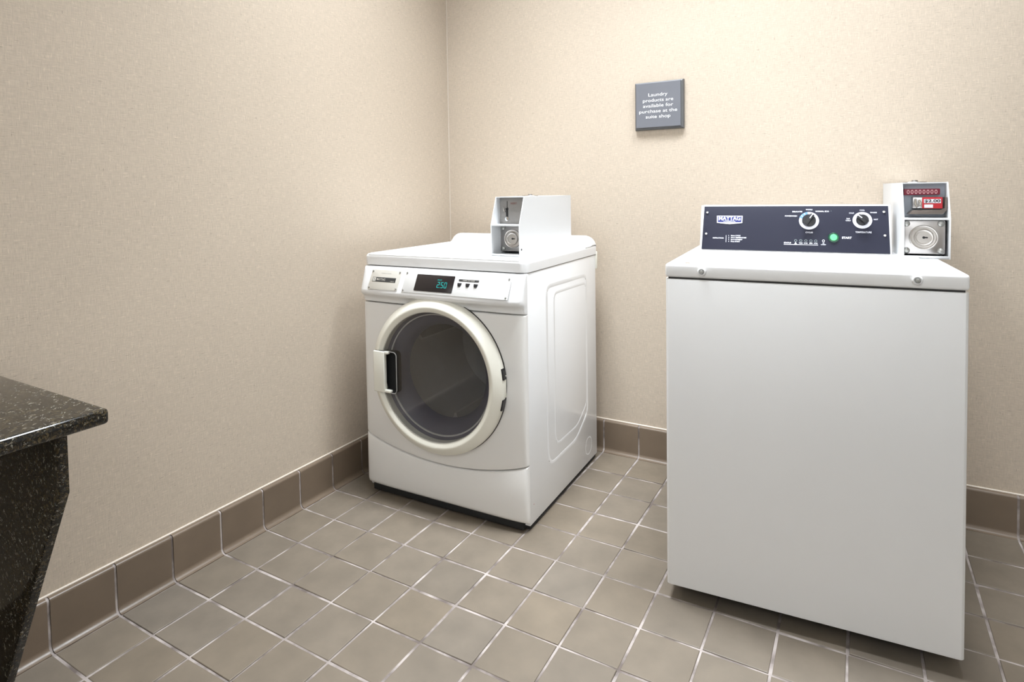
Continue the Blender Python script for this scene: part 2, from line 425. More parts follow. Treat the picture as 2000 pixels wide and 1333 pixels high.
# ---------------------------------------------------------------- coin boxes
mat_lock = mat('satin_nickel', (0.60, 0.57, 0.54), 0.32, metal=0.85)
def coin_box(parent, sx, d0, z0, wd_, kind):
    """steel coin meter case; sx = left side, d0 = front, z0 = base"""
    T = 0.022; Hh = 1.345; D = 2.95; sl = 0.25; mid = 0.715
    side = [(0, 0), (D, 0), (D, Hh), (sl, Hh), (0, mid)]
    b = B()
    Ms = lambda x: frame((x, d0, z0), (0, 1, 0), (0, 0, 1))       # local x -> depth, y -> z, z -> +x
    b.prism(side, 0, T, Ms(sx)); b.prism(side, 0, T, Ms(sx+wd_-T))
    x0, x1 = sx+T, sx+wd_-T
    b.box(x0-0.001, x1+0.001, d0+sl, d0+D, z0+Hh-T, z0+Hh, M=I4)
    b.box(x0-0.001, x1+0.001, d0, d0+D, z0, z0+T)
    b.box(x0-0.001, x1+0.001, d0+D-T, d0+D, z0, z0+Hh)
    b.box(x0-0.001, x1+0.001, d0, d0+0.45, z0+mid-0.03, z0+mid)   # divider shelf
    b.box(x0-0.001, x1+0.001, d0, d0+0.05, z0, z0+0.05)           # bottom lip
    o = b.build('coin_box', powder, parent, smooth=30)
    # lock on top of the case
    tl = B().lathe([(0, 0.055), (0.05, 0.05), (0.06, 0.02), (0.19, 0.016), (0.20, 0.0)], frame((sx+wd_*0.5, d0+1.3, z0+Hh), (1, 0, 0), (0, 1, 0)), 28)
    tl.build('top_lock', steel, o)
    # lower compartment: vault door plate
    py = d0+(0.46 if kind == 'dryer' else 0.12)
    F = frame((sx+wd_/2-0.03, py, z0+0.37), (1, 0, 0), (0, 0, 1))   # local z points to -y
    lp = B(); lp.prism(rrect(-0.315, 0.315, -0.29, 0.30, 0.02), 0, 0.03, F, bev=0.008); lp.build('vault_door', steel, o)
    for rx in (-0.255, 0.255):
        for rz in (-0.235, 0.245): B().lathe([(0, 0.065), (0.028, 0.062), (0.05, 0.045), (0.055, 0.03)], F @ Matrix.Translation((rx, rz, 0)), 20).build('rivet', zinc, o)
    lk = B()
    lk.lathe([(0.222, 0.03), (0.218, 0.06), (0.205, 0.07), (0.192, 0.065), (0.185, 0.042), (0.152, 0.038), (0.148, 0.07), (0.135, 0.085), (0.115, 0.08), (0.108, 0.055), (0, 0.055)], F, 40)
    lk.build('vault_lock', mat_lock, o)
    kh = B(); kh.prism(rrect(-0.005, 0.06, -0.012, 0.012, 0.005), 0.055, 0.062, F); kh.prism(circle(0, 0, 0.022, 16), 0.055, 0.060, F); kh.build('keyhole', black_plastic, o)
    # upper compartment
    py2 = d0+0.42
    F2 = frame((sx+wd_/2, py2, z0+1.02), (1, 0, 0), (0, 0, 1))
    bp = B(); bp.prism(rrect(-wd_/2+0.022, wd_/2-0.022, -0.30, 0.30, 0.005), 0, 0.02, F2); bp.build('back_plate', blue_grey if kind == 'washer' else alu_dull, o)
    if kind == 'washer':
        ct = B(); F3 = F2 @ Matrix.Translation((-0.03, 0.155, 0.02))
        ct.prism(rrect(-0.27, 0.27, -0.055, 0.055, 0.01), 0, 0.10, F3, bev=0.01); cto = ct.build('coin_slot_strip', red_dark, o)
        ink = B()
        for k in range(8):
            x = -0.207+k*0.0595
            ink.lathe([(0.012, 0.104), (0.022, 0.104), (0.022, 0.108), (0.012, 0.108)], F3 @ Matrix.Translation((x, 0, 0)) @ Matrix.Scale(1.7, 4, (0, 1, 0)), 16, closed=True)
        ink.build('coin_slots', mat('pink_slot_marks', (0.75, 0.42, 0.45), 0.5), o)
        sl_ = B(); F4 = F2 @ Matrix.Translation((0.02, -0.04, 0.02))
        sl_.box(-0.20, 0.22, -0.10, 0.10, 0, 0.20, 0.012, 2, F4); sl_.build('coin_slide', steel, o)
        tray = B()
        tray.prism([(-0.27, -0.20), (0.24, -0.20), (0.30, -0.12), (0.30, 0.10), (0.27, 0.10), (0.265, -0.10), (0.21, -0.13), (-0.20, -0.13)], 0.02, 0.26, F4, bev=0.006)
        tray.build('slide_tray', mat('brown_steel', (0.20, 0.17, 0.15), 0.4, metal=0.8), o)
        hk = B().tube([(-0.16, 0.07, 0.22), (-0.17, -0.02, 0.26), (-0.14, -0.08, 0.27), (-0.10, -0.07, 0.26), (-0.09, 0.0, 0.24), (-0.11, 0.05, 0.22)], 0.018, F4, 8)
        hk.build('thumb_loop', chrome, o)
        pr = B(); pr.prism(rrect(-0.06, 0.24, -0.10, 0.10, 0.008), 0.205, 0.212, F4); pr.build('price_sticker', red_ink, o)
        pw = B(); pw.prism(rrect(-0.035, 0.215, -0.005, 0.066, 0.004), 0.213, 0.216, F4); pw.prism(rrect(-0.03, 0.10, -0.088, -0.03, 0.004), 0.213, 0.216, F4); pw.build('price_panel', white_ink, o)
        pt = B(); text_into(pt, '$2.00', F4, 0.052, 0.09, 0.031, h=0.219, bold=0.04, width=0.235); pt.build('price_lettering', dark_ink, o)
    else:
        F4 = F2
        st = B(); st.prism(rrect(-0.185, -0.13, -0.14, 0.02, 0.012), 0.02, 0.026, F4); st.prism([(-0.20, 0.035), (-0.18, 0.07), (-0.16, 0.045), (-0.135, 0.08), (-0.12, 0.03), (-0.15, 0.0)], 0.02, 0.03, F4)
        st.box(-0.155, -0.145, 0.06, 0.22, 0.02, 0.028, M=F4)
        st.build('coin_slot', black_plastic, o)
        cg = B(); cg.lathe([(0, 0.05), (0.05, 0.045), (0.065, 0.02)], F4 @ Matrix.Translation((-0.155, -0.19, 0)), 20); cg.prism([(-0.24, 0.10), (-0.20, -0.0), (-0.19, -0.03), (-0.205, -0.03), (-0.23, 0.0)], 0.02, 0.07, F4)
        cg.build('coin_return', chrome, o)
        lt = B(); text_into(lt, 'INSERT', F4, 0.045, 0.02, 0.165, h=0.024, width=0.16, bold=0.02); lt.build('insert_lettering', mat('faded_red_ink', (0.22, 0.09, 0.08), 0.5), o)
        lt = B(); text_into(lt, 'COIN', F4, 0.030, 0.02, 0.045, h=0.024, width=0.08); text_into(lt, 'RETURN', F4, 0.03, 0.02, 0.0, h=0.024, width=0.15); lt.build('coin_return_lettering', grey_ink, o)
    sc = B().lathe([(0, 0.012), (0.02, 0.01), (0.024, 0)], frame((sx+wd_, d0+0.07, z0+0.16), (0, 1, 0), (0, 0, 1)), 12)
    sc.build('side_screw', dark_ink, o)
    return o

# ---------------------------------------------------------------- dryer
DX, DY, DA = 0.7075, 0.5132, 0.0271
W, D = 4.388, 4.079
dryer = empty('dryer', DX, DY, DA)
tag(dryer, 'white front-loading coin dryer with round smoked glass door and lit 2.50 display', 'dryer')
def plan(n=5.2, k=18):
    pts = []
    for i in range(k+1):
        th = PI/2*i/k; x = math.cos(th)**(2/n); y = math.sin(th)**(2/n)
        pts.append((x, y))
    left = [(-x, y) for x, y in pts]; right = [(x, y) for x, y in pts[::-1]][1:]
    return [(W/2*(1+x), y) for x, y in left+right]
PLAN = plan()
def densify(pl, m=10):
    out = []
    for a, b_ in zip(pl, pl[1:]):
        seg = max(1, int(abs(b_[0]-a[0])/0.12))
        for i in range(seg): out.append((a[0]+(b_[0]-a[0])*i/seg, a[1]+(b_[1]-a[1])*i/seg))
    return out+[pl[-1]]
PLAN = densify(PLAN)
def shell(name, zlo, zhi, prof, parent, material):
    """prof: list of (q, off) with q a height from 0..1 (fraction) or callable; builds a closed front moulding"""
    b = B(); rows = []
    for (zf, off) in prof:
        row = []
        for (sx, k) in PLAN:
            a, c = zlo(sx), zhi(sx)
            z = zf(a, c)
            row.append(b.bm.verts.new((sx, -off*k, z)))
        rows.append(row)
    for A, Q in zip(rows, rows[1:]):
        for i in range(len(A)-1):
            try: b.bm.faces.new([A[i], A[i+1], Q[i+1], Q[i]])
            except ValueError: pass
    # back closing face at d = 0
    bmesh.ops.remove_doubles(b.bm, verts=b.bm.verts, dist=1e-5)
    be = [e for e in b.bm.edges if e.is_boundary]
    bmesh.ops.contextual_create(b.bm, geom=be)
    return b.build(name, material, parent, smooth=40)
OFF = 0.20
lo = lambda v: (lambda a, c: a+v); hi = lambda v: (lambda a, c: c-v)
mid_ = lambda t: (lambda a, c: a+(c-a)*t)
arc = lambda s_: 1.10+0.36*((s_-2.25)/2.2)**2
pf = [(lo(0), 0.0), (lo(0), OFF-0.04), (lo(0.012), OFF-0.012), (lo(0.04), OFF), (mid_(0.5), OFF+0.01), (hi(0.04), OFF), (hi(0.012), OFF-0.012), (hi(0), OFF-0.04), (hi(0), 0.0)]
front = shell('front_panel', lambda s_: arc(s_)+0.012, lambda s_: 4.66, pf, dryer, enamel_front)
pk = [(lo(0), 0.0), (lo(0), OFF-0.13), (lo(0.02), OFF-0.06), (lo(0.06), OFF-0.02), (lo(0.12), OFF), (mid_(0.5), OFF+0.01), (hi(0.04), OFF), (hi(0.012), OFF-0.012), (hi(0), OFF-0.04), (hi(0), 0.0)]
shell('kick_panel', lambda s_: 0.20, lambda s_: arc(s_)-0.012, pk, dryer, enamel_front)
z = lambda v: (lambda a, c: v)
pc = [(z(4.685), 0.0), (z(4.685), OFF-0.03), (z(4.70), OFF), (z(4.74), OFF+0.01), (z(4.80), OFF+0.04), (z(4.845), 0.30), (z(4.87), 0.35), (z(4.89), 0.375), (z(4.92), 0.392), (z(4.96), 0.395), (z(5.0), 0.385), (z(5.42), 0.175), (z(5.46), 0.15), (z(5.50), 0.115), (z(5.525), 0.06), (z(5.53), 0.0)]
shell('control_console', lambda s_: 4.685, lambda s_: 5.53, pc, dryer, enamel)
# cabinet
cb = B(); cb.box(0.0, W, 0.0, D, 0.115, 5.535, 0.02, 2)
cab = cb.build('cabinet', enamel, dryer, smooth=30)
HC = (2.20, 3.15); 
Fd = frame((HC[0], 0, HC[1]), (1, 0, 0), (0, 0, 1))            # local z points out of the front (-y)
cut = B().lathe([(0, 0.6), (1.36, 0.6), (1.36, -3.0), (0, -3.0)], Fd, 72).build('cutter', seam_dark, None)
cut.parent = dryer; bpy.context.view_layer.update()
boolean_cut(front, cut); boolean_cut(cab, cut)
bpy.data.objects.remove(cut)
# drum seen through the glass
B().lathe([(1.36, 0.05), (1.33, -0.25), (1.345, -0.3), (1.345, -2.9), (0, -2.95)], Fd, 72).build('drum', drum_steel, dryer, smooth=40)
for a in (0.5, 2.6, 4.7):
    Mv = Fd @ Matrix.Rotation(a, 4, 'Z'); B().prism([(1.34, -0.10), (1.10, -0.03), (1.10, 0.03), (1.34, 0.10)], -2.8, -0.5, Mv).build('drum_vane', drum_steel, dryer)
# embossing on the visible side and on the hidden one
def smooth_loop(pts, rad=0.22, n=5):
    out = []; k = len(pts)
    for i in range(k):
        p, a, c = Vector(pts[i]), Vector(pts[i-1]), Vector(pts[(i+1) % k])
        da = min(rad, (a-p).length*0.45); dc = min(rad, (c-p).length*0.45)
        p0 = p+(a-p).normalized()*da; p1 = p+(c-p).normalized()*dc
        for j in range(n+1):
            t = j/n; out.append(((1-t)**2*p0+2*t*(1-t)*p+t*t*p1))
    return out
path = []
lp_ = smooth_loop([(0.95, 5.12), (3.40, 5.08), (3.40, 1.45), (2.6, 1.02), (1.1, 1.02), (0.95, 1.25)])
for xx in (W,):
    P = []
    for p in lp_: P.append((xx, p.x, p.y))
    # flattened ridge
    Mf = Matrix.Translation((xx, 0, 0)) @ Matrix.Scale(0.09, 4, (1, 0, 0)) @ Matrix.Translation((-xx, 0, 0))
    B().tube(P, 0.05, Mf, 10, closed=True).build('side_embossing', enamel, dryer, smooth=60)
    P2 = [(xx, 1.35+0.0+(p.x-0.95)*0.82, 1.35+(p.y-1.02)*0.87) for p in lp_]
    B().tube(P2, 0.035, Mf, 10, closed=True).build('side_embossing', enamel, dryer, smooth=60)
    P3 = [(xx, 3.45+0.22*math.cos(2*PI*i/32), 0.55+0.22*math.sin(2*PI*i/32)) for i in range(32)]
    B().tube(P3, 0.014, Mf, 8, closed=True).build('knockout_ring', enamel, dryer, smooth=60)
# red speck on the side is a drop of paint near the bottom front corner
B().lathe([(0, 0.004), (0.012, 0)], frame((W, 0.18, 0.52), (0, 1, 0), (0, 0, 1)), 10).build('paint_speck', red_ink, dryer)
# work top with rear splash
tp = B(); tp.prism([(W+0.02, D), (-0.03, D)]+[p for p in rrect(-0.03, W+0.02, -0.07, D, 0.17, 8) if p[1] < 2], 5.552, 5.80, bev=0.07, seg=5)
top = tp.build('work_top', enamel, dryer, smooth=50)
sp_ = B()
prof = [(3.30, 5.79), (3.50, 5.795), (3.62, 5.815), (3.70, 5.86), (3.745, 5.93), (3.77, 5.99), (3.80, 6.03), (3.85, 6.055), (3.95, 6.055), (4.02, 6.035), (4.065, 5.98), (4.079, 5.90), (4.079, 5.56), (3.30, 5.56)]
ts = [-0.03+0.16*(1-math.cos(PI/2*i/8)) for i in range(9)]
ends = []
def hk_(t):   # height factor near the ends
    e = min(t+0.03, W+0.02-t); 
    if e >= 0.30: return 1.0
    k = 1-e/0.30; return max(0.0, 1-k**2.4)**(1/2.0)
tt = [-0.03+0.30*(i/14)**1.6 for i in range(15)]; tt = tt+[W/2]+[W-0.01-x for x in tt[::-1]]
tt = [-0.03+0.30*(i/14)**1.6 for i in range(15)]+[W/2]+[W+0.02-0.30*(i/14)**1.6 for i in range(14, -1, -1)]
def spl(t, p):
    k = hk_(t); y, z_ = p
    if z_ > 5.79: z_ = 5.79+(z_-5.79)*(0.05+0.95*k)
    return (t, y, z_)
sp_.sweep(prof+[prof[0]], spl, tt, cap=False)
sp_.build('rear_splash', enamel, dryer, smooth=60)
# small lip round the sunken top
rim = B(); rim.tube([(0.05, 3.5, 5.795), (0.05, 0.10, 5.795), (0.15, 0.0, 5.795), (W-0.15, 0.0, 5.795), (W-0.05, 0.10, 5.795), (W-0.05, 3.5, 5.795)], 0.022, seg=8)
rim.build('top_rim', enamel, dryer, smooth=60)
# black base under the kick panel
bs = B(); bs.box(0.06, W-0.02, 0.02, D-0.1, 0.045, 0.125); bs.box(0.16, W-0.12, -0.10, 0.03, 0.045, 0.22, 0.02, 2)
bs.build('base_pan', black_matte, dryer)
for lx in (0.35, W-0.35):
    for ly in (0.30, D-0.4):
        B().lathe([(0, 0.0), (0.14, 0.0), (0.15, 0.02), (0.12, 0.05), (0.05, 0.06), (0.05, 0.10)], Matrix.Translation((lx, ly, 0.003)), 20).build('foot', black_matte, dryer)
# cream exhaust cover sticking out at the back
B().box(W-0.9, W+0.03, D, D+0.09, 5.15, 5.62, 0.02, 2).build('rear_bracket', cream, dryer)
# door
dr = B()
ringp = [(1.74, 0.215), (1.765, 0.225), (1.765, 0.30), (1.758, 0.33), (1.735, 0.362), (1.60, 0.452), (1.575, 0.462), (1.555, 0.463), (1.54, 0.457), (1.47, 0.418), (1.455, 0.405), (1.45, 0.39), (1.45, 0.24)]
dr.lathe(ringp, Fd, 120, closed=True)
B().lathe([(1.70, 0.20), (1.778, 0.20), (1.778, 0.218), (1.70, 0.218)], Fd, 96, closed=True).build('door_gasket', seam_dark, dryer, smooth=30)
door = dr.build('door', cream, dryer, smooth=26)
gm = B(); gm.lathe([(0, 0.425), (1.46, 0.425), (1.46, 0.40), (0, 0.40)], Fd, 96)
gl_o = gm.build('door_glass', glass, door, smooth=30)
# local door coordinates (s, z) -> Fd
def dl(s_, z_): return (s_-HC[0], z_-HC[1])
bw = B(); bw.lathe([(1.45, 0.25), (1.36, 0.18), (1.20, 0.06), (1.12, -0.05), (1.08, -0.18), (1.10, -0.19), (1.14, -0.05), (1.22, 0.05), (1.38, 0.16), (1.46, 0.23)], Fd, 96, closed=True)
bw.build('inner_door_bowl', bowl_grey, door, smooth=60)
a0, b0 = dl(0.72, 2.64); a1, b1 = dl(1.215, 3.60)
ct = B().prism(rrect(a0, a1, b0, b1, 0.09), 0.2, 0.6, Fd).build('cutter', seam_dark, dryer); bpy.context.view_layer.update()
boolean_cut(gl_o, ct); bpy.data.objects.remove(ct)
# pocket: open-front black cup with a thin pale rim
pk_ = B(); o1 = rrect(a0, a1, b0, b1, 0.09); o2 = rrect(a0+0.02, a1-0.02, b0+0.02, b1-0.02, 0.075); n = len(o1)
def ringv(pts, h): return [pk_.bm.verts.new(Fd @ Vector((p[0], p[1], h))) for p in pts]
R_ = [ringv(o1, 0.265), ringv(o1, 0.435), ringv(o2, 0.435), ringv(rrect(a0+0.05, a1-0.05, b0+0.05, b1-0.05, 0.06), 0.275)]
for A, Q in zip(R_, R_[1:]):
    for i in range(n): pk_.bm.faces.new([A[i], A[(i+1) % n], Q[(i+1) % n], Q[i]])
pk_.bm.faces.new(R_[-1]); pk_.build('handle_pocket', black_matte, door, smooth=40)
rimb = B(); rimb.tube([Fd @ Vector((p[0], p[1], 0.438)) for p in o1], 0.011, seg=8, closed=True); rimb.build('pocket_rim', mat('grey_trim', (0.35, 0.34, 0.33), 0.3), door, smooth=60)
hd = B(); h0, k0 = dl(0.60, 2.655); h1, k1 = dl(0.915, 3.61)
hd.box(h0, h1, k0, k1, 0.41, 0.52, 0.02, 3, Fd); hd.box(h0, h0+0.14, k0, k1, 0.22, 0.50, 0.02, 3, Fd)
hd.box(h0+0.1, h1+0.16, k0, k0+0.06, 0.40, 0.50, 0.015, 2, Fd); hd.box(h0+0.1, h1+0.10, k1-0.06, k1, 0.40, 0.50, 0.015, 2, Fd)
hd.build('door_handle', mat('ivory_plastic', (0.80, 0.785, 0.70), 0.35, coat=0.2), door, smooth=40)
for zc in (3.42, 2.76):
    ang = math.asin((zc-HC[1])/1.765); Mh = Fd @ Matrix.Rotation(ang, 4, 'Z')
    B().box(1.752, 1.784, -0.12, 0.12, 0.215, 0.34, 0.004, 1, Mh).build('hinge_cover', black_plastic, door)
hg = B().box(1.60, 1.772, -0.24, 0.24, 0.205, 0.25, 0.01, 2, Fd); hg.build('hinge_strip', cream, door)

# console plates: tilted plane of the console
zA, oA, zB, oB = 5.42, 0.175, 5.0, 0.385
updir = Vector((0, oB-oA, zA-zB)); 
def cpoint(z_): t = (z_-zB)/(zA-zB); return oB+(oA-oB)*t
def Fc(s_, z_): return frame((s_, -cpoint(z_)-0.002, z_), (1, 0, 0), (0, oB-oA, zA-zB))
kz = math.hypot(1, (oB-oA)/(zA-zB))
zc = 5.235
P1 = Fc(0, zc)    # local (x=s, y=up along slope)
hh = 0.215*kz
def screws(parent, x0, x1, y0, y1, M, r_=0.022):
    for x in (x0, x1):
        for y in (y0, y1): B().lathe([(0, 0.022), (r_*0.7, 0.02), (r_, 0.008), (r_, 0)], M @ Matrix.Translation((x, y, 0)), 12).build('plate_screw', zinc, parent)
bpl = B().prism(rrect(0.355, 1.225, -hh, hh, 0.01), 0, 0.012, P1, bev=0.004).build('brand_plate', alu, dryer)
screws(bpl, 0.39, 1.19, -hh+0.04, hh-0.04, P1 @ Matrix.Translation((0, 0, 0.012)))
lb = B().prism(rrect(0.43, 1.12, -0.055, 0.055, 0.004), 0.013, 0.017, P1).build('brand_strip', dark_ink, bpl)
t = B(); text_into(t, 'MAYTAG', P1, 0.058, 0.69, 0.0, h=0.020, width=0.25, bold=0.01)
t.build('brand_lettering', alu, bpl)
t = B(); text_into(t, 'COMMERCIAL', P1, 0.022, 1.03, -0.035, h=0.020, width=0.12); t.build('small_lettering', alu, bpl)
B().prism(rrect(0.442, 0.535, -0.045, 0.045, 0.008), 0.0175, 0.0195, P1).build('emblem_square', alu, bpl)
t = B(); t.prism([(0.462, -0.028), (0.472, -0.028), (0.477, 0.01), (0.489, -0.02), (0.501, 0.01), (0.506, -0.028), (0.516, -0.028), (0.508, 0.03), (0.499, 0.03), (0.489, 0.005), (0.479, 0.03), (0.469, 0.03)], 0.0195, 0.022, P1)
t.build('badge_emblem', grey_ink, bpl)
t = B(); text_into(t, 'COMMERCIAL LAUNDRY', P1, 0.02, 0.80, 0.155, h=0.0135, width=0.30); t.build('plate_lettering', grey_ink, bpl)
dpl = B().prism(rrect(1.365, 4.12, -hh-0.01, hh+0.005, 0.01), 0, 0.012, P1, bev=0.004).build('display_plate', mat('pale_grey_plate', (0.66, 0.66, 0.65), 0.4, metal=0.15), dryer)
screws(dpl, 1.40, 4.07, -hh+0.035, hh-0.035, P1 @ Matrix.Translation((0, 0, 0.012)))
disp = B().prism(rrect(1.70, 2.725, -0.20, 0.19, 0.012), 0.012, 0.022, P1, bev=0.004).build('display', display_black, dpl)
# seven-segment 2.50
sg = B()
SEG = {'2': 'abged', '5': 'afgcd', '0': 'abcdef'}
def digit(ch, x, y, w_, h_, t_=0.014):
    g_ = 0.006
    def bar(xa, xb, ya, yb): sg.box(xa, xb, ya, yb, 0.0235, 0.026, M=P1)
    for s in SEG[ch]:
        if s == 'a': bar(x+g_, x+w_-g_, y+h_-t_, y+h_)
        if s == 'd': bar(x+g_, x+w_-g_, y, y+t_)
        if s == 'g': bar(x+g_, x+w_-g_, y+h_/2-t_/2, y+h_/2+t_/2)
        if s == 'f': bar(x, x+t_, y+h_/2+g_, y+h_-g_)
        if s == 'e': bar(x, x+t_, y+g_, y+h_/2-g_)
        if s == 'b': bar(x+w_-t_, x+w_, y+h_/2+g_, y+h_-g_)
        if s == 'c': bar(x+w_-t_, x+w_, y+g_, y+h_/2-g_)
digit('2', 2.30, -0.10, 0.068, 0.135); digit('5', 2.40, -0.10, 0.068, 0.135); digit('0', 2.49, -0.10, 0.068, 0.135)
sg.box(2.376, 2.390, -0.10, -0.086, 0.0235, 0.026, M=P1)
text_into(sg, 'PRICE', P1, 0.034, 2.345, 0.078, h=0.025, width=0.11)
sg.build('display_digits', cyan_led, disp)
bar_ = B().prism(rrect(2.835, 3.35, 0.085, 0.135, 0.012), 0.012, 0.016, P1).build('caption_bar', dark_ink, dpl)
t = B(); text_into(t, 'FABRIC SETTINGS', P1, 0.026, 3.09, 0.11, h=0.018, width=0.30, bold=0.01); t.build('caption_lettering', alu, bar_)
for k, x in enumerate((2.875, 3.085, 3.29)):
    B().prism([(x-0.053, 0.045), (x-0.045, -0.005), (x-0.028, -0.035), (x+0.028, -0.035), (x+0.045, -0.005), (x+0.053, 0.045)], 0.012, 0.03, P1, bev=0.008).build('selector_button', black_plastic, dpl)
t = B()
for x, s_, wv in ((2.875, ('HIGH', 'TEMP'), 0.10), (3.085, ('MED', 'TEMP'), 0.08), (3.29, ('LOW', 'TEMP'), 0.11)):
    text_into(t, s_[0], P1, 0.014, x, -0.060, h=0.0135, width=wv*0.8); text_into(t, s_[1], P1, 0.014, x, -0.092, h=0.0135, width=wv)
t.build('button_captions', grey_ink, dpl)
coin_box(dryer, 3.16, 0.62, 5.80, 0.745, 'dryer')

# ---------------------------------------------------------------- washer
VX, VY, VA = 8.1958, -0.0485, 0.0711
VW, VD = 4.318, 4.55
washer = empty('washer', VX, VY, VA)
tag(washer, 'white top-loading coin washer with dark slate control panel and green start button', 'washer')
b = B(); b.box(0, VW, 0.0, VD, 0.275, 5.705, 0.07, 4, axes='z')
b.build('cabinet', enamel, washer, smooth=40)
fl = B(); fl.box(0.035, VW-0.035, -0.012, 0.05, 0.285, 5.70, 0.02, 3); fl.build('front_panel', enamel, washer, smooth=40)
gp = B().box(0.05, VW-0.05, 0.03, VD-0.03, 5.70, 5.735).build('top_gasket', seam_dark, washer)
b = B(); b.box(0.0, VW, -0.012, VD, 5.732, 5.97, 0.05, 5, axes='xyz'); b.build('top_panel', enamel, washer, smooth=50)
b = B(); b.box(0.30, VW-0.32, 0.22, 2.30, 5.955, 5.992, 0.016, 3); b.build('lid', enamel, washer, smooth=50)
for lx in (0.35, VW-0.35):
    for ly in (0.75, VD-0.4):
        B().lathe([(0, 0.0), (0.16, 0.0), (0.17, 0.03), (0.12, 0.06), (0.06, 0.07), (0.06, 0.28)], Matrix.Translation((lx, ly, 0.003)), 20).build('foot', black_matte, washer)
for sx, sz in ((0.618, 5.851), (3.677, 5.862)):
    F = frame((sx, -0.012, sz), (1, 0, 0), (0, 0, 1))
    o = B().lathe([(0.072, 0), (0.07, 0.03), (0.055, 0.045), (0.045, 0.045), (0.042, 0.02), (0, 0.02)], F, 24).build('security_bolt_collar', mat('white_collar', (0.78, 0.78, 0.78), 0.35) if sx < 1 else bpy.data.materials['white_collar'], washer)
    k_ = B(); k_.lathe([(0, 0.07), (0.028, 0.068), (0.034, 0.05), (0.034, 0.02)], F, 6); k_.build('bolt_head', zinc, o, smooth=0)
B().lathe([(0, 0.012), (0.035, 0.010), (0.045, 0.0)], Matrix.Translation((0.36, 0.13, 5.97)), 20).build('top_plug', mat('brown_plug', (0.20, 0.16, 0.12), 0.5), washer)
B().box(0.12, VW-0.12, 0.10, VD-0.1, 0.235, 0.28).box(0.12, VW-0.12, 0.24, VD-0.15, 0.13, 0.25).build('underside_shade_block', black_matte, washer)  # black blocks added to deepen the shade under the washer
# backguard
bd = B()
cons = [(2.58, 5.955), (2.62, 5.97), (2.875, 6.885), (2.90, 6.90), (3.35, 6.90), (3.42, 6.86), (3.45, 5.955)]
bd.prism([(p[0], p[1]) for p in cons], 0.20, 3.66, frame((0, 0, 0), (0, 1, 0), (0, 0, 1)))
bg = bd.build('backguard', enamel, washer, smooth=30)
lean = Vector((0, 0.255, 0.915))
FP = frame((0, 2.62, 5.97), (1, 0, 0), lean); LL = lean.length
zz = lambda z_: (z_-5.97)*LL/0.915
cp = B().prism([(0.235, zz(5.985)), (3.635, zz(5.985)), (3.62, zz(6.875)), (0.265, zz(6.875))], 0.0, 0.03, FP, bev=0.004).build('control_panel', panel_dark, washer)
T0 = 0.030
# screws
for x, z_ in ((0.328, 6.745), (0.320, 6.30), (3.548, 6.76), (3.555, 6.318)):
    B().lathe([(0, T0+0.022), (0.022, T0+0.018), (0.030, T0)], FP @ Matrix.Translation((x, zz(z_), 0)), 14).build('panel_screw', chrome, cp)
# badge
bz0, bz1 = zz(6.52), zz(6.675)
bo = B(); bo.prism([(0.53, bz0+0.01), (0.60, bz0), (0.78, bz0-0.018), (0.96, bz0), (1.03, bz0+0.01), (1.035, bz1), (0.525, bz1)], T0, T0+0.008, FP); bo = bo.build('brand_badge', white_ink, cp)
B().prism([(0.55, bz0+0.025), (1.01, bz0+0.025), (1.013, bz1-0.015), (0.547, bz1-0.015)], T0+0.0085, T0+0.011, FP).build('badge_field', navy_ink, bo)
t = B(); text_into(t, 'MAYTAG', FP, 0.085, 0.78, (bz0+bz1)/2+0.020, h=T0+0.014, width=0.43, bold=0.035)
text_into(t, 'COMMERCIAL', FP, 0.024, 0.78, bz0+0.042, h=T0+0.014, width=0.24, bold=0.02); t.build('badge_lettering', white_ink, bo)
def cap(name, body, size, x, y, **kw):
    b = B(); text_into(b, body, FP, size, x, y, **kw); return b.build(name, white_ink, cp)
# instructions block
zi = zz(6.215)
cap('instructions_heading', 'INSTRUCTIONS', 0.026, 0.565, zi, h=T0+0.003, width=0.215, bold=0.03)
B().box(0.717, 0.724, zi-0.085, zi+0.065, T0+0.001, T0+0.003, M=FP).build('divider_line', white_ink, cp)
for k, (n_, a_, wv) in enumerate((('1.', 'Select CYCLE', 0.185), ('2.', 'Select TEMPERATURE', 0.30), ('3.', 'Insert PAYMENT', 0.225), ('4.', 'Press START', 0.18))):
    yy = zi+0.055-k*0.041
    cap('instruction_number', n_, 0.026, 0.765, yy, align='LEFT', h=T0+0.003, width=0.02, bold=0.03); cap('instruction_line', a_, 0.026, 0.815, yy, align='LEFT', h=T0+0.003, width=wv, bold=0.03)
# cycle dial captions
k1x, k1z = 2.27, zz(6.585); k2x, k2z = 3.19, zz(6.60)
cap('cycle_caption', 'POWERWASH', 0.028, 1.945, zz(6.675), h=T0+0.003, width=0.22, bold=0.035)
cap('cycle_caption', 'DELICATES', 0.028, 2.06, zz(6.762), h=T0+0.003, width=0.18, bold=0.035)
cap('cycle_caption', 'WOOLS', 0.028, 2.272, zz(6.802), h=T0+0.003, width=0.12, bold=0.035)
cap('cycle_caption', 'NORMAL ECO', 0.028, 2.505, zz(6.768), h=T0+0.003, width=0.235, bold=0.035)
cap('dial_caption', 'CYCLES', 0.028, 2.275, zz(6.355), h=T0+0.003, width=0.13, bold=0.03)
cap('temperature_caption', 'TAP', 0.024, 2.952, zz(6.628), h=T0+0.003, width=0.062, bold=0.03)
cap('temperature_caption', 'COLD', 0.026, 2.952, zz(6.593), h=T0+0.003, width=0.085, bold=0.03)
cap('temperature_caption', 'COLD', 0.026, 3.01, zz(6.735), h=T0+0.003, width=0.085, bold=0.02)
cap('temperature_caption', 'COOL', 0.026, 3.19, zz(6.79), h=T0+0.003, width=0.085, bold=0.02)
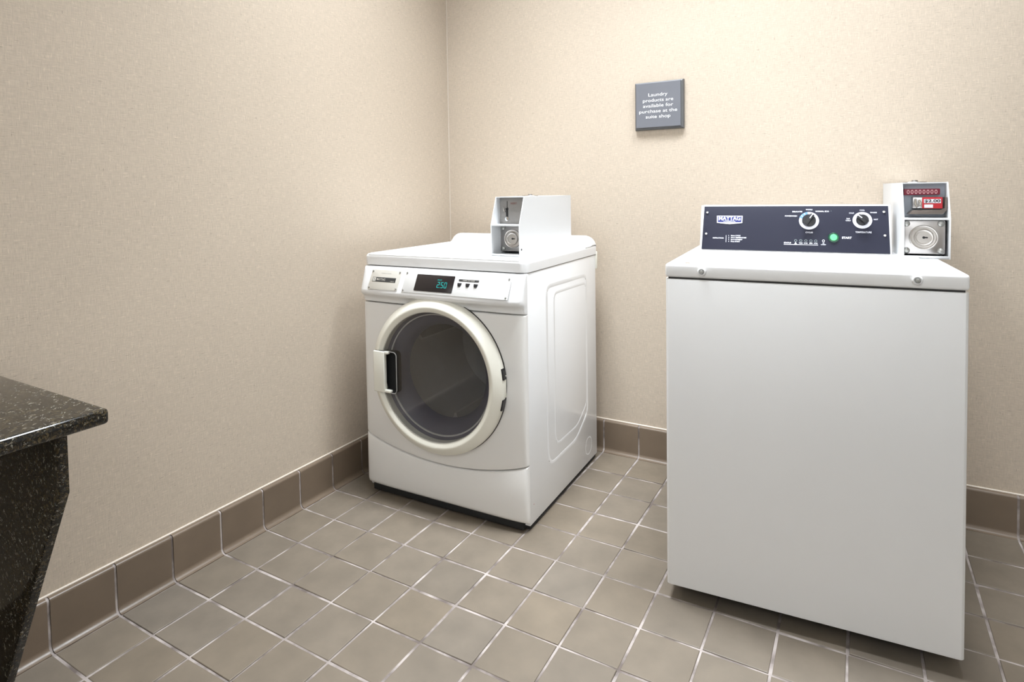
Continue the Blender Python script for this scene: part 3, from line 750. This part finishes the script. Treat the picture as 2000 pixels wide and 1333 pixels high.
cap('temperature_caption', 'WARM', 0.026, 3.375, zz(6.745), h=T0+0.003, width=0.11, bold=0.03)
cap('temperature_caption', 'HOT', 0.026, 3.415, zz(6.615), h=T0+0.003, width=0.07, bold=0.02)
cap('dial_caption', 'TEMPERATURE', 0.032, 3.205, zz(6.372), h=T0+0.003, width=0.27, bold=0.02)
cap('start_caption', 'START', 0.040, 2.925, zz(6.262), h=T0+0.003, width=0.165, bold=0.05)
# status row
zs = zz(6.145)
cap('status_caption', 'STATUS', 0.030, 1.885, zs, h=T0+0.003, width=0.13, bold=0.04)
B().box(1.82, 2.43, zs-0.036, zs-0.026, T0+0.001, T0+0.003, M=FP).build('status_underline', white_ink, cp)
B().prism([(2.01, zs-0.018), (2.055, zs-0.018), (2.033, zs+0.025)], T0+0.001, T0+0.003, FP).build('status_triangle', white_ink, cp)
cap('status_caption', 'WASH', 0.024, 2.125, zs, h=T0+0.003, width=0.065, bold=0.04)
cap('status_caption', 'RINSE', 0.020, 2.215, zs, h=T0+0.003, width=0.065, bold=0.03)
cap('status_caption', 'SPIN', 0.026, 2.305, zs, h=T0+0.003, width=0.055, bold=0.04)
cap('status_caption', 'DONE', 0.020, 2.39, zs, h=T0+0.003, width=0.060, bold=0.03)
cap('status_caption', 'LID', 0.02, 2.525, zs+0.008, h=T0+0.003, width=0.03, bold=0.04)
cap('status_caption', 'LOCKED', 0.02, 2.525, zs-0.022, h=T0+0.003, width=0.085, bold=0.03)
B().lathe([(0.016, T0+0.001), (0.024, T0+0.001), (0.024, T0+0.003), (0.016, T0+0.003)], FP @ Matrix.Translation((2.525, zs+0.055, 0)), 16, closed=True).build('lock_lamp_ring', white_ink, cp)
mark = mat('grey_green_ink', (0.22, 0.26, 0.27), 0.5)
for x in (2.033, 2.125, 2.215, 2.305, 2.39): B().lathe([(0.018, T0+0.001), (0.026, T0+0.001), (0.026, T0+0.003), (0.018, T0+0.003)], FP @ Matrix.Translation((x, zs+0.05, 0)), 14, closed=True).build('status_lamp_ring', mark, cp)
li = B(); text_into(li, '+', FP, 0.03, 2.66, zz(6.775), h=T0+0.003); li.build('leaf_mark', mark, cp)
def dial(x, z_, ro, ri, ang):
    M = FP @ Matrix.Translation((x, z_, T0))
    ring = B().lathe([(ri, 0.0), (ro, 0.0), (ro, 0.004), (ri, 0.004)], M, 48, closed=True).build('dial_ring', white_ink, cp)
    kb = B(); kb.lathe([(ri+0.0, 0), (ri, 0.05), (ri-0.012, 0.065), (0, 0.067)], M, 40)
    Mk = M @ Matrix.Rotation(ang, 4, 'Z')
    kb.prism([(-0.042, -ri*0.97), (0.042, -ri*0.97), (0.036, ri*0.97), (-0.036, ri*0.97)], 0.06, 0.15, Mk, bev=0.012)
    kb = kb.build('selector_knob', black_plastic, cp, smooth=40)
    pt = B(); pt.box(-0.008, 0.008, ri*0.20, ri*0.95, 0.150, 0.153, M=Mk); pt.box(-0.012, 0.012, ri*0.9, ri*1.05, 0.062, 0.15, M=Mk); pt.build('pointer_line', white_ink, kb)
    return ring
rg = dial(k1x, k1z, 0.178, 0.124, math.radians(-33)); dial(k2x, k2z, 0.163, 0.106, math.radians(48))
M = FP @ Matrix.Translation((k1x, k1z, T0+0.0045))
for s0, s1, mt in ((98, 118, blue_ink), (122, 140, blue_ink), (144, 160, blue_ink)):
    B().lathe([(0.127, 0), (0.180, 0), (0.180, 0.002), (0.127, 0.002)], M, 10, closed=True, a0=math.radians(s0), a1=math.radians(s1)).build('dial_sector', mt, rg)
Ms_ = FP @ Matrix.Translation((2.70, zz(6.262), T0))
sb = B().lathe([(0.098, 0.0), (0.096, 0.02), (0.085, 0.03), (0.066, 0.03), (0.064, 0.01), (0, 0.01)], Ms_, 36).build('start_bezel', green_ring, cp)
B().lathe([(0.064, 0.01), (0.063, 0.035), (0.055, 0.045), (0, 0.05)], Ms_, 36).build('start_button', green_lens, sb)
coin_box(washer, 3.76, 2.06, 5.97, 0.70, 'washer')

# ---------------------------------------------------------------- wall sign
sx0, sx1, sz0, sz1 = 5.95, 7.235, 8.83, 10.085
sign = bpy.data.objects.new('wall_sign', None); C.objects.link(sign); sign.location = (0, 0, 0)
tag(sign, 'square grey plaque with white lettering about laundry products on back wall', 'sign')
FS = frame((0, WY, 0), (1, 0, 0), (0, 0, 1))
b = B(); b.prism([(sx0, sz0), (sx1, sz0), (sx1, sz1), (sx0, sz1)], 0.0, 0.11, FS, bev=0.045, seg=2); b.build('backing_board', plaque_edge, sign, smooth=20)
b = B(); b.prism([(sx0+0.04, sz0+0.06), (sx1-0.07, sz0+0.06), (sx1-0.07, sz1-0.03), (sx0+0.04, sz1-0.03)], 0.10, 0.135, FS, bev=0.01); fc = b.build('sign_face', plaque_mat, sign, smooth=20)
t = B()
for k, (s, wv) in enumerate((('Laundry', 0.50), ('products are', 0.80), ('available for', 0.795), ('purchase at the', 1.00), ('suite shop', 0.65))):
    text_into(t, s, FS, 0.088, 6.58, 9.735-k*0.142, h=0.138, width=wv, bold=0.004)
t.build('sign_lettering', mat('white_sign_letters', (0.85, 0.85, 0.85), 0.5), fc)

# ---------------------------------------------------------------- granite folding counter
ctr = bpy.data.objects.new('granite_counter', None); C.objects.link(ctr)
tag(ctr, 'speckled black granite counter fixed to the left wall with a tapered granite support', 'counter')
b = B(); b.box(WX+0.005, 3.60, -18.0, -6.78, 4.64, 4.82, 0.045, 4); b.build('countertop', granite, ctr, smooth=50)
b = B(); out = [(WX+0.005, 0.0), (1.15, 0.0), (3.40, 3.94), (3.40, 4.64), (WX+0.005, 4.64)]
b.prism(out, 0, 0.10, frame((0, -7.13, 0), (1, 0, 0), (0, 0, 1)), bev=0.02); b.build('support_panel', granite, ctr, smooth=40)
